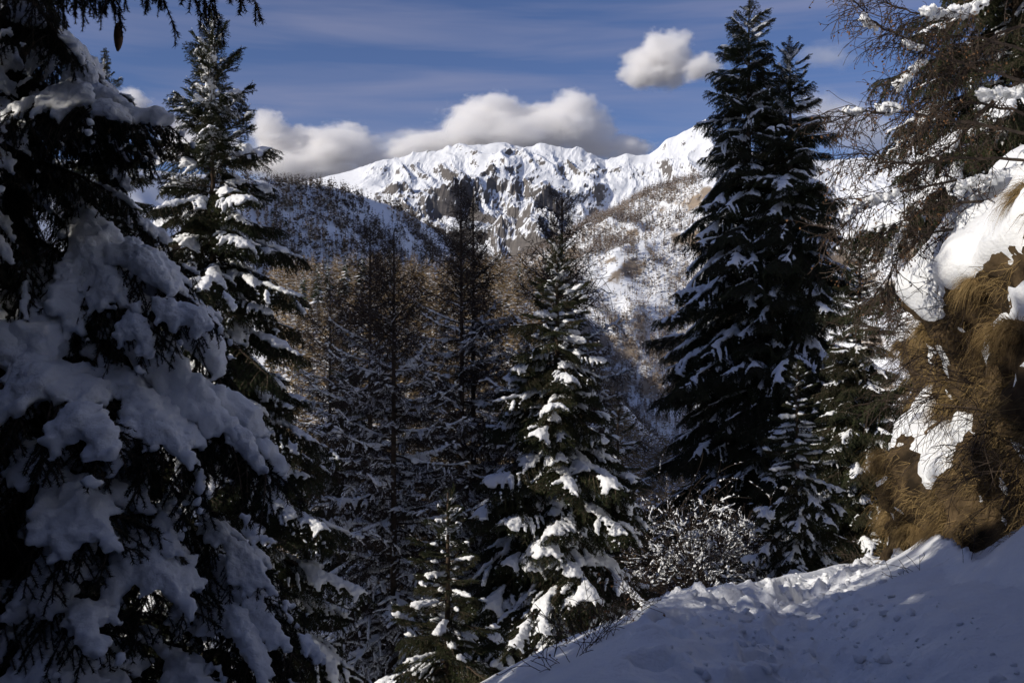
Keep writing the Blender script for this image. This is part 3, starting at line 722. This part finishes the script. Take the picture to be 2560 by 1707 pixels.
def shrub(label, base, seed, n, L, r, dirs, depth=2, hang=.2, leaves=0, group=None, name='bare_shrub', nchild=4, minr=.0022):
    rng = np.random.RandomState(seed); t = empty(name, base); tag(t, label, 'shrub', group)
    s = Segs(); tips = []
    for i in range(n):
        d = np.array(dirs)+rng.normal(0, .38, 3)
        twigs(s, rng, rng.normal(0, .08, 3), d, L*(.6+.6*rng.rand()), r, depth, hang, .75, nchild, tips)
    V, F = stick_arrays(s, 3, minr); obj('stems', mesh_np('stems', V, [F], [M['twig']]), t)['kind'] = 'stuff'
    if leaves:
        V, F = leaf_arrays(tips, rng, .03, leaves)
        if len(F): obj('leaves', mesh_np('leaves', V, [F], [M['leaf']]), t)
    return t
#@@TREES
# ------------------------------------------------------------------ the trees along the path
def base_of(px, py_top, Y, H):
    p = at(px, py_top, Y); return (p.x, p.y, p.z-H)
spruce('tall sunlit spruce with lumps of snow, left of the larches', base_of(212, 13, 12, 11.5), 11.5, 2.55, 1, heavy=.8, snowp=.92, per_m=26, power=.72, trunk_r=.10, up_top=.7)
spruce('small spruce top with a bare leader behind the dark foreground spruce', base_of(104, 54, 15, 10), 10, 2.4, 2, heavy=.5, per_m=17)
spruce('sunlit snow covered spruce at the centre beside the path', base_of(557, 240, 13.2, 5.6), 5.6, 1.62, 3, heavy=.85, snowp=.95, per_m=34, power=.8)
spruce('young snowy spruce low down in front of the larches', base_of(448, 492, 10.2, 3.6), 3.6, 1.1, 4, heavy=.8, snowp=.95, per_m=30)
spruce('tallest dark spruce reaching the top of the picture on the right', base_of(749, -2, 26, 17.5), 17.5, 4.0, 5, heavy=.4, snowp=.85, per_m=17, power=.66)
spruce('slimmer dark spruce right of the tallest one', base_of(790, 38, 25, 15.5), 15.5, 2.9, 6, heavy=.4, snowp=.85, per_m=19, power=.62)
spruce('little snowy spruce at the far end of the path', base_of(797, 364, 15.5, 3.3), 3.3, .95, 7, heavy=.75, snowp=.95, per_m=24)
spruce('slender olive green spruce between the dark spruces and the bank', base_of(860, 226, 21, 7.6), 7.6, 1.5, 8, heavy=.1, snowp=.8, per_m=32)
spruce('dark spruce half hidden between the double larch and the central spruce', base_of(527, 338, 22, 9), 9, 2.0, 9, heavy=.2, per_m=10)
spruce('shaded spruce behind the right side of the central spruce', base_of(618, 400, 19, 6), 6, 1.5, 10, heavy=.2, per_m=12)
spruce('dark spruce standing low behind the slender larches', base_of(350, 330, 27, 10), 10, 2.6, 11, heavy=.25, per_m=9)
larch('double topped bare larch at the centre left, tallest of the larches', base_of(461, 180, 24, 15.5), 15.5, 2.9, 21, per_m=11.9)
larch('second stem of the double topped larch', base_of(473, 190, 24.6, 15), 15, 2.2, 22, per_m=8.5)
larch('bare larch with a thin top left of the double larch', base_of(394, 231, 20, 12), 12, 2.4, 23, per_m=13.6)
larch('bare larch behind and left of the thin topped larch', base_of(370, 220, 26, 14.5), 14.5, 2.8, 24, per_m=11.0)
larch('bare larch rising behind the central snowy spruce', base_of(562, 190, 22, 13.5), 13.5, 2.9, 25, per_m=11.9)
larch('low bare larch at the left of the larch group', base_of(330, 275, 30, 13), 13, 2.8, 26, per_m=10.2)

# the heavily laden spruce right beside the camera
fg = empty('spruce_tree', (at(18, 400, 5.3).x, 5.3, -2.2)); tag(fg, 'dark foreground spruce at the left, bent under thick pillows of snow', 'tree')
fgz = np.linspace(0, 7.8, 12)
obj('trunk', tube('trunk', np.stack([0*fgz, 0*fgz, fgz], 1), .15-.017*fgz, M['bark'], 12), fg)
rngN = np.random.RandomState(31)
def between(kind, a, b, roll=0, idx=None, snow=True, wide=1.0):
    """hang a bough so that it runs from a to b (pixel x, y, distance)"""
    p, q = at(*a), at(*b); d = q-p; L = d.length
    loc = p-Vector(fg.location)
    o = put_bough(fg, kind, loc, math.atan2(d.y, d.x), math.asin(d.z/L)+R(11), L, rngN, snow, roll, idx)
    o.scale.y *= wide; return o
for i, (a, b, r, w) in enumerate([
    ((15, 118, 5.3), (172, 128, 4.8), 0, 1.0), ((20, 112, 5.2), (95, 118, 4.4), .1, 1.0),
    ((40, 20, 5.3), (95, 128, 5.0), .2, .9), ((-10, 12, 5.2), (50, 40, 4.6), 0, 1.1),
    ((60, 75, 5.4), (132, 100, 5.6), 0, .8),
    ((62, 195, 5.3), (250, 435, 5.1), .25, 1.0), ((66, 215, 5.3), (200, 330, 4.8), .3, .9), ((70, 230, 5.2), (125, 360, 4.7), .3, 1.0),
    ((0, 265, 5.2), (262, 490, 4.8), .25, .9), ((40, 320, 5.2), (180, 470, 4.6), .3, 1.1), ((120, 330, 5.2), (258, 470, 4.9), .2, .8),
    ((-30, 330, 5.1), (68, 470, 4.3), .3, 1.3), ((-20, 400, 5.1), (90, 560, 4.3), .3, 1.2),
    ((20, 430, 5.1), (178, 620, 4.5), .3, 1.0), ((60, 400, 5.2), (150, 560, 4.6), .2, .9), ((40, 500, 5.0), (100, 650, 4.3), .3, 1.2),
    ((150, 470, 5.2), (262, 600, 4.9), .3, .9), ((180, 540, 5.2), (296, 680, 4.8), .3, 1.1), ((200, 560, 5.2), (270, 720, 4.6), .2, 1.0),
    ((100, 600, 5.0), (240, 760, 4.5), .3, 1.1), ((-20, 560, 5.0), (60, 720, 4.2), .3, 1.2), ((60, 620, 4.9), (150, 790, 4.2), .2, 1.2)]):
    between('near', a, b, r, None, True, w)
for i, (a, b, r) in enumerate([
    ((-20, -95, 4.6), (240, -22, 4.3), 0), ((30, -70, 4.7), (150, -14, 4.4), 0), ((-10, -40, 4.6), (110, 2, 4.2), 0), ((120, -75, 4.5), (215, -26, 4.4), 0), ((-10, -40, 4.8), (60, 60, 4.6), .2), ((80, -80, 4.5), (180, -22, 4.2), 0),
    ((20, 60, 5.4), (130, 108, 5.7), 0), ((20, 130, 5.4), (150, 165, 5.3), 0), ((20, 160, 5.3), (130, 210, 5.0), 0), ((20, 100, 5.5), (110, 150, 5.8), 0)]):
    between('near_bare', a, b, r)
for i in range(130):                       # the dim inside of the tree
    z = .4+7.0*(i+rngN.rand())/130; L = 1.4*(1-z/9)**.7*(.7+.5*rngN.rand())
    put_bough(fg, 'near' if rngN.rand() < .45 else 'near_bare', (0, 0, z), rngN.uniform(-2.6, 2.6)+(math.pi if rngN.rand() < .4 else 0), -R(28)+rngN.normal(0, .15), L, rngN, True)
cz = np.linspace(0, 1, 9)
cn = obj('cone', tube('cone', np.stack([.004*np.sin(cz*3), 0*cz, -.125*cz], 1), .019*np.sin(math.pi*(cz*.92+.06))**.7+.001, M['cone'], 10), fg)
cn.location = at(117.5, 23, 4.4)-Vector(fg.location)

# unseen spruces added around the camera to shade path, bank and foreground tree
for i, (x, y, zt, H, rb) in enumerate([(-4.2, 3.2, 6.8, 10, 2.0), (4.6, .8, 10, 10, 2.4), (5.8, 3.4, 11, 9, 2.2), (4.4, -2, 11, 11, 2.6), (7.4, 6.0, 11, 8, 2.0), (-3.5, 1.4, 8, 10, 2.0), (-6, 2.2, 8, 12, 2.4), (-5.6, .6, 8, 11, 2.6), (-6, -2, 8.5, 12, 2.7), (-5.5, -4.6, 9, 12, 2.8), (-8.6, .2, 9.5, 14, 2.6), (-8.8, -2.0, 10, 14, 2.8), (-3.4, -6.5, 9, 11, 2.6), (-2.8, -1.8, 9, 10, 2.2), (-.6, -3.2, 9, 9.5, 2.2), (2.2, -3.4, 10, 10, 2.4), (-4.8, 4.2, 6.6, 10, 1.9), (-4.3, 5.2, 4.2, 8, 1.3), (-7.5, 5.5, 7.4, 12, 1.7), (-9.8, 3.2, 7.6, 12, 1.8)]):
    spruce('unseen spruce added near the camera to shade the foreground', (x, y, zt-H), H, rb, 60+i, heavy=.3, snowp=.4, per_m=17, group='unseen spruces added near the camera for shade')
for i, (x, y, zt, H) in enumerate([(-18, 12.7, 26, 38), (-18, 14.9, 24, 36), (-18.5, 17.2, 25, 37), (-18.5, 19.4, 22, 35), (-22, 11.9, 28, 40), (-22, 14.1, 28, 40), (-22.5, 16.3, 28, 41), (-22.5, 18.6, 25, 38), (-20, 21.5, 22, 36)]):  # tall unseen trees, added to keep the sun off larches and dark spruces
    spruce('tall unseen spruce added on the left to shade the trees behind', (x, y, zt-H), H, 4.4, 80+i, heavy=.2, snowp=.3, per_m=15, crown0=.4, group='tall unseen spruces added on the left for shade')
#@@RIGHT
# ------------------------------------------------------------------ right: spruce and bare branches above the bank
spruce('olive spruce above the bank at the right edge behind bare twigs', (6.9, 13.6, 1.0), 8.5, 2.3, 41, heavy=.35, snowp=.8, per_m=15, power=.5)
br = empty('birch_tree', (5.6, 8.6, 2.2)); tag(br, 'bare tree leaning in from the right with tiny brown leaves and snow clumps', 'tree')
rngT = np.random.RandomState(5)
obj('trunk', tube('trunk', [(0, 0, 0), (.05, .1, .9), (.0, .15, 1.8), (.1, .1, 2.8), (.15, .0, 4.2)], [.07, .06, .05, .035, .012], M['twig']), br)
BR = [[(1060, -25, 8.7), (985, 3, 8.7), (958, 19, 8.7), (925, 17, 8.6), (895, 6, 8.6), (866, -8, 8.5)],
      [(1050, 90, 8.7), (985, 72, 8.7), (936, 56, 8.6), (905, 40, 8.5), (878, 26, 8.5), (862, 10, 8.4), (850, -5, 8.4)],
      [(1050, 140, 8.6), (980, 124, 8.5), (935, 117, 8.4), (895, 112, 8.3), (862, 112, 8.2), (826, 122, 8.1)],
      [(1050, 165, 8.6), (985, 155, 8.5), (925, 163, 8.4), (890, 163, 8.3), (868, 152, 8.3), (835, 156, 8.2)],
      [(1050, 180, 8.6), (985, 176, 8.5), (930, 185, 8.3), (885, 195, 8.2), (856, 212, 8.1), (832, 235, 8.0)],
      [(1050, 195, 8.6), (985, 200, 8.4), (935, 205, 8.3), (900, 222, 8.2), (870, 246, 8.1)],
      [(1050, 60, 8.8), (990, 40, 8.7), (950, 34, 8.7), (915, 62, 8.6), (900, 90, 8.6)],
      [(1050, 120, 8.8), (990, 105, 8.8), (950, 100, 8.7), (920, 130, 8.7), (905, 150, 8.6)],
      [(1050, 215, 8.5), (980, 225, 8.4), (930, 232, 8.3), (895, 260, 8.2), (885, 290, 8.2)],
      [(1050, 20, 8.9), (1000, 30, 8.9), (965, 70, 8.8), (940, 95, 8.8), (915, 100, 8.7)],
      [(1050, 70, 8.7), (1000, 90, 8.7), (960, 140, 8.6), (930, 160, 8.6), (905, 185, 8.5)]]
for bi, pl in enumerate(BR):
    rng = np.random.RandomState(500+bi); s = Segs(); tips = []
    P = np.array([at(*q)[:] for q in pl])-np.array(br.location)
    tt = np.linspace(0, len(P)-1, len(P)*4); P = np.stack([np.interp(tt, range(len(P)), P[:, k]) for k in range(3)], -1)
    for _ in range(2): P[1:-1] = (P[:-2]+2*P[1:-1]+P[2:])/4
    P[1:] += rng.normal(0, .008, P[1:].shape)
    s.line(list(P), .017, .004)
    for k in range(3, len(P)-1):
        for c in range(2):
            d = unit(P[k+1]-P[k]); sd = unit(np.cross(d, rng.normal(size=3)))
            twigs(s, rng, P[k], unit(d*.8+sd*.7+np.array([0, 0, -.15])), .22+.28*rng.rand(), .005, 1 if rng.rand() < .75 else 2, .35, .7, 4, tips, .18)
    V, F = stick_arrays(s, 3, .0022)
    o = obj('branch', mesh_np('branch', V, [F], [M['twig']]), br)
    V, F = leaf_arrays(tips, rng, .024, .4); obj('leaves', mesh_np('leaves', V, [F], [M['leaf']]), o)
rngS = np.random.RandomState(9)
def clump(pl, r, n):
    P = np.array([at(*q)[:] for q in pl])-np.array(br.location); t = np.linspace(0, len(P)-1, n)
    P = np.stack([np.interp(t, range(len(P)), P[:, k]) for k in range(3)], -1)+rngS.normal(0, r*.25, (n, 3))+[0, 0, r*.5]
    obj('snow_clump', blobs('snow_clump', P, r*(.7+.5*rngS.rand(n)), r*.25, M['snow'], flat=.75, rough=.7, nscale=1.6), br)
clump([(880, 111, 8.27), (892, 113, 8.3)], .055, 9); clump([(846, 114, 8.17), (858, 113, 8.2)], .045, 8)
clump([(926, 16, 8.6), (945, 17, 8.65), (965, 14, 8.7), (985, 3, 8.7)], .055, 26)
clump([(862, 18, 8.4), (874, 30, 8.5)], .035, 10); clump([(905, 44, 8.5), (918, 50, 8.5)], .035, 9)
clump([(898, 88, 8.6), (912, 74, 8.6), (924, 64, 8.6)], .04, 16); clump([(850, 214, 8.1), (872, 203, 8.15), (895, 194, 8.2)], .045, 16)
clump([(884, 262, 8.2), (905, 225, 8.2)], .03, 8); clump([(960, 190, 8.4), (1000, 180, 8.4)], .06, 12); clump([(985, 95, 8.6), (1010, 100, 8.6)], .06, 10)

# shrubs on the bank and at its foot
rngQ = np.random.RandomState(3)
spots = [(930, 290, 11.0, .9, 'bare brown shrub on the bank top under the leaning tree'), (905, 330, 12.2, .8, 'bare shrub at the bank corner above the hanging grass'), (960, 330, 9.5, .9, 'thin bare shrub in front of the sunlit bank snow'), (1000, 380, 8.0, .9, 'dark bare shrub near the right edge of the bank'), (935, 390, 9.5, .7, 'bare shrub in the middle of the bank over the bare earth'), (1015, 300, 8.5, .9, 'bare shrub high at the right edge of the bank'), (975, 255, 11.5, .9, 'bare shrub at the upper end of the snowy bank'), (900, 290, 13.0, .9, 'brown shrub at the outer edge of the bank top'), (985, 440, 7.6, .7, 'bare shrub on the shaded snow of the bank')]
for i, (a, b, y, L, lab) in enumerate(spots):
    p = at(a, b, y); shrub(lab, (p.x+.25, p.y, p.z-.1), 600+i, 9, L, .007, (-.85, -.25, .35), 2, .35, .25 if i in (0, 6, 7) else 0)
p = at(925, 600, 8.4); shrub('small bare shrub at the foot of the bank by the path', (p.x, p.y, p.z-.05), 640, 8, .45, .004, (-.5, -.2, .8), 1, .3)
p = at(868, 568, 12.2); shrub('few bare stems at the far corner of the bank foot', (p.x, p.y, p.z-.05), 641, 7, .5, .004, (-.5, -.2, .7), 1, .3)
# the snow covered bush at the end of the path
def snow_bush(label, base, Rr, H, seed, n=70):
    rng = np.random.RandomState(seed); t = empty('snowy_bush', base); tag(t, label, 'shrub'); s = Segs(); pts, rad = [], []; tips = []
    for i in range(n):
        a = rng.rand()*6.28; e = rng.uniform(.15, 1.35); d = np.array([math.cos(a)*math.cos(e), math.sin(a)*math.cos(e), math.sin(e)])
        twigs(s, rng, rng.normal(0, .15, 3)*[1, 1, .2], d, (Rr*math.cos(e)+H*math.sin(e))*(.6+.4*rng.rand()), .010, 2, .3, .7, 4, tips, .12)
    V, F = stick_arrays(s, 3, .005); obj('stems', mesh_np('stems', V, [F], [M['larch_twig']]), t)['kind'] = 'stuff'
    A_, B_ = np.array(s.a), np.array(s.b); keep = np.where((A_[:, 2] > .25) & (np.array(s.ra) < .006))[0]
    for k in rng.choice(keep, min(len(keep), n*50), replace=False):
        q = A_[k]+(B_[k]-A_[k])*rng.rand()
        if noise(q[0]*5, q[1]*5, q[2]*5) < -.12: continue
        for f in (0, .5, 1): r = .015+.016*rng.rand(); pts.append(A_[k]+(B_[k]-A_[k])*f+[0, 0, r*.6]); rad.append(r)
    obj('snow_load', blobs('snow_load', pts, rad, .029, M['snow'], smooth_it=1), t)['kind'] = 'stuff'
p = at(690, 560, 17); snow_bush('rounded bush smothered in snow below the tall dark spruces', (p.x, p.y, p.z-.6), 1.35, 1.5, 71)
p = at(735, 560, 17.5); snow_bush('smaller snowy bush between the round bush and the little spruce', (p.x, p.y, p.z-.5), .9, 1.2, 72, 40)
# crumbs of broken snow along the track
rk = np.random.RandomState(21); cx = rk.uniform(.6, 4.4, 2600); cyy = rk.uniform(4.6, 13.2, 2600)
sdc, _ = polydist(cx, cyy, EDGE); fdc, _ = polydist(cx, cyy, FOOT); rel = sdc/np.maximum(sdc-fdc, .5)
k = (sdc > .25) & (fdc < -.1) & (rk.rand(2600) < np.exp(-((rel-.55)/.25)**2)); cx, cyy = cx[k], cyy[k]; czz = ground_z(cx, cyy)
iv1, if1 = ico(1); rr_ = .008+.035*rk.rand(len(cx))**3
V = iv1[None]*(1+.35*rk.normal(size=(len(cx), len(iv1), 1)))*rr_[:, None, None]*[1, 1, .8]+np.stack([cx, cyy, czz+rr_*.3], -1)[:, None]
cb = obj('snow_crumbs', mesh_np('snow_crumbs', V.reshape(-1, 3), (if1[None]+np.arange(len(cx))[:, None, None]*len(iv1)).reshape(-1, 3), [M['snow_ground']], smooth=True)); tag(cb, 'crumbs of broken snow strewn along the trodden path', 'snow', None, 'stuff')
# dry stalks on the outer rim of the path
for i, (a, b, y, h, lab) in enumerate([(590, 622, 7.4, .26, 'dry grass stalks leaning on the rim of the path, nearest'), (612, 612, 7.9, .30, 'thickest tuft of dry stalks on the rim of the path'), (640, 590, 8.6, .24, 'dry stalks on the rim of the path, farthest'), (565, 640, 6.8, .22, 'thin dry grass at the lower end of the path rim')]):
    p = at(a, b, y); x, yy = p.x, p.y; z = float(ground_z(np.array([[x]]), np.array([[yy]]))[0, 0])
    shrub(lab, (x, yy, z-.02), 650+i, 14, h*1.5, .003, (.1, 0, 1), 1, .4, .3, None, 'dry_stalks', 3, .0026)

# ------------------------------------------------------------------ clouds
def cloud_mat(name, dens, nscale):
    m = bpy.data.materials.new(name); m.use_nodes = True; n, l = m.node_tree.nodes, m.node_tree.links
    n.remove(n['Principled BSDF']); out = n['Material Output']
    pv = n.new('ShaderNodeVolumePrincipled'); pv.inputs['Color'].default_value = (.995, .99, .985, 1); pv.inputs['Anisotropy'].default_value = 0
    t = n.new('ShaderNodeTexCoord'); ln = n.new('ShaderNodeVectorMath'); ln.operation = 'LENGTH'; l.new(t.outputs['Object'], ln.inputs[0])
    oi = n.new('ShaderNodeObjectInfo'); ad = n.new('ShaderNodeVectorMath'); ad.operation = 'ADD'; mu = n.new('ShaderNodeMath'); mu.operation = 'MULTIPLY'; mu.inputs[1].default_value = 50
    l.new(oi.outputs['Random'], mu.inputs[0]); l.new(t.outputs['Object'], ad.inputs[0]); l.new(mu.outputs[0], ad.inputs[1])
    z = n.new('ShaderNodeTexNoise'); z.inputs['Scale'].default_value = nscale; z.inputs['Detail'].default_value = 5; z.inputs['Roughness'].default_value = .6
    l.new(ad.outputs[0], z.inputs['Vector'])
    # density = clamp((1 - r) + (noise - .5) * k)
    a = n.new('ShaderNodeMath'); a.operation = 'MULTIPLY_ADD'; a.inputs[1].default_value = 1.5; l.new(z.outputs['Fac'], a.inputs[0]); 
    sb_ = n.new('ShaderNodeMath'); sb_.operation = 'SUBTRACT'; sb_.inputs[0].default_value = .02; l.new(ln.outputs['Value'], sb_.inputs[1])
    l.new(sb_.outputs[0], a.inputs[2])
    mr = n.new('ShaderNodeMapRange'); mr.interpolation_type = 'SMOOTHSTEP'; mr.inputs['From Min'].default_value = 0; mr.inputs['From Max'].default_value = .55; mr.inputs['To Max'].default_value = dens
    l.new(a.outputs[0], mr.inputs['Value']); l.new(mr.outputs['Result'], pv.inputs['Density'])
    l.new(pv.outputs['Volume'], out.inputs['Volume']); return m
M['cloud'] = cloud_mat('cloud', .034, 2.0); M['cloud_thin'] = cloud_mat('cloud_thin', .0028, 1.5)
iv, if_ = ico(3)
rc = np.random.RandomState(44); pv_ = iv*(1+.06*fbm(iv[:, 0]*1.5, iv[:, 1]*1.5, iv[:, 2]*1.5+4, o=2))[:, None]
CM = {k: mesh_np('cloud_puff', pv_, if_, [M[k]], smooth=True) for k in ('cloud', 'cloud_thin')}
def cloud(label, puffs, Y, m='cloud'):
    c = at(puffs[0][0], puffs[0][1], Y); t = empty('cloud', c); tag(t, label, 'cloud', None)
    for (a, b, rx, rz) in puffs:
        p = at(a, b, Y)-c; k = Y/FPX
        obj('puff', CM[m], t, (p.x, rc.normal(0, 60), p.z), (0, 0, 0), (rx*k, (rx+rz)*.5*k, rz*k))
cloud('long bright cloud bank lying on the mountain summit', [(500, 135, 95, 32), (440, 143, 66, 22), (472, 118, 44, 28), (497, 114, 34, 26), (575, 122, 46, 36), (550, 130, 60, 30), (595, 138, 38, 28), (415, 150, 44, 18), (625, 150, 42, 20), (530, 120, 40, 24)], 6300)
cloud('low white cloud left of the snow mountain above the forested hill', [(335, 150, 60, 30), (285, 142, 44, 28), (272, 130, 28, 24), (345, 142, 46, 26), (300, 168, 80, 22), (385, 160, 40, 20)], 6600)
cloud('round isolated cloud high in the sky left of the tallest spruce', [(662, 62, 50, 32), (668, 50, 34, 28), (645, 72, 36, 20), (700, 70, 34, 18)], 6600)
cloud('faint thin cloud just right of the dark twin spruces', [(825, 58, 46, 18)], 6600, 'cloud_thin')
cloud('hazy cloud behind the bare branches on the right', [(845, 125, 80, 40), (815, 110, 40, 30), (880, 140, 60, 30)], 6800, 'cloud_thin')
cloud('small white cloud peeping past the dark foreground spruce', [(130, 105, 32, 22), (175, 128, 32, 20), (200, 150, 60, 22)], 6600)
cloud('pale veil of cloud low over the forested hill', [(300, 160, 130, 34), (420, 150, 90, 30)], 7200, 'cloud_thin')
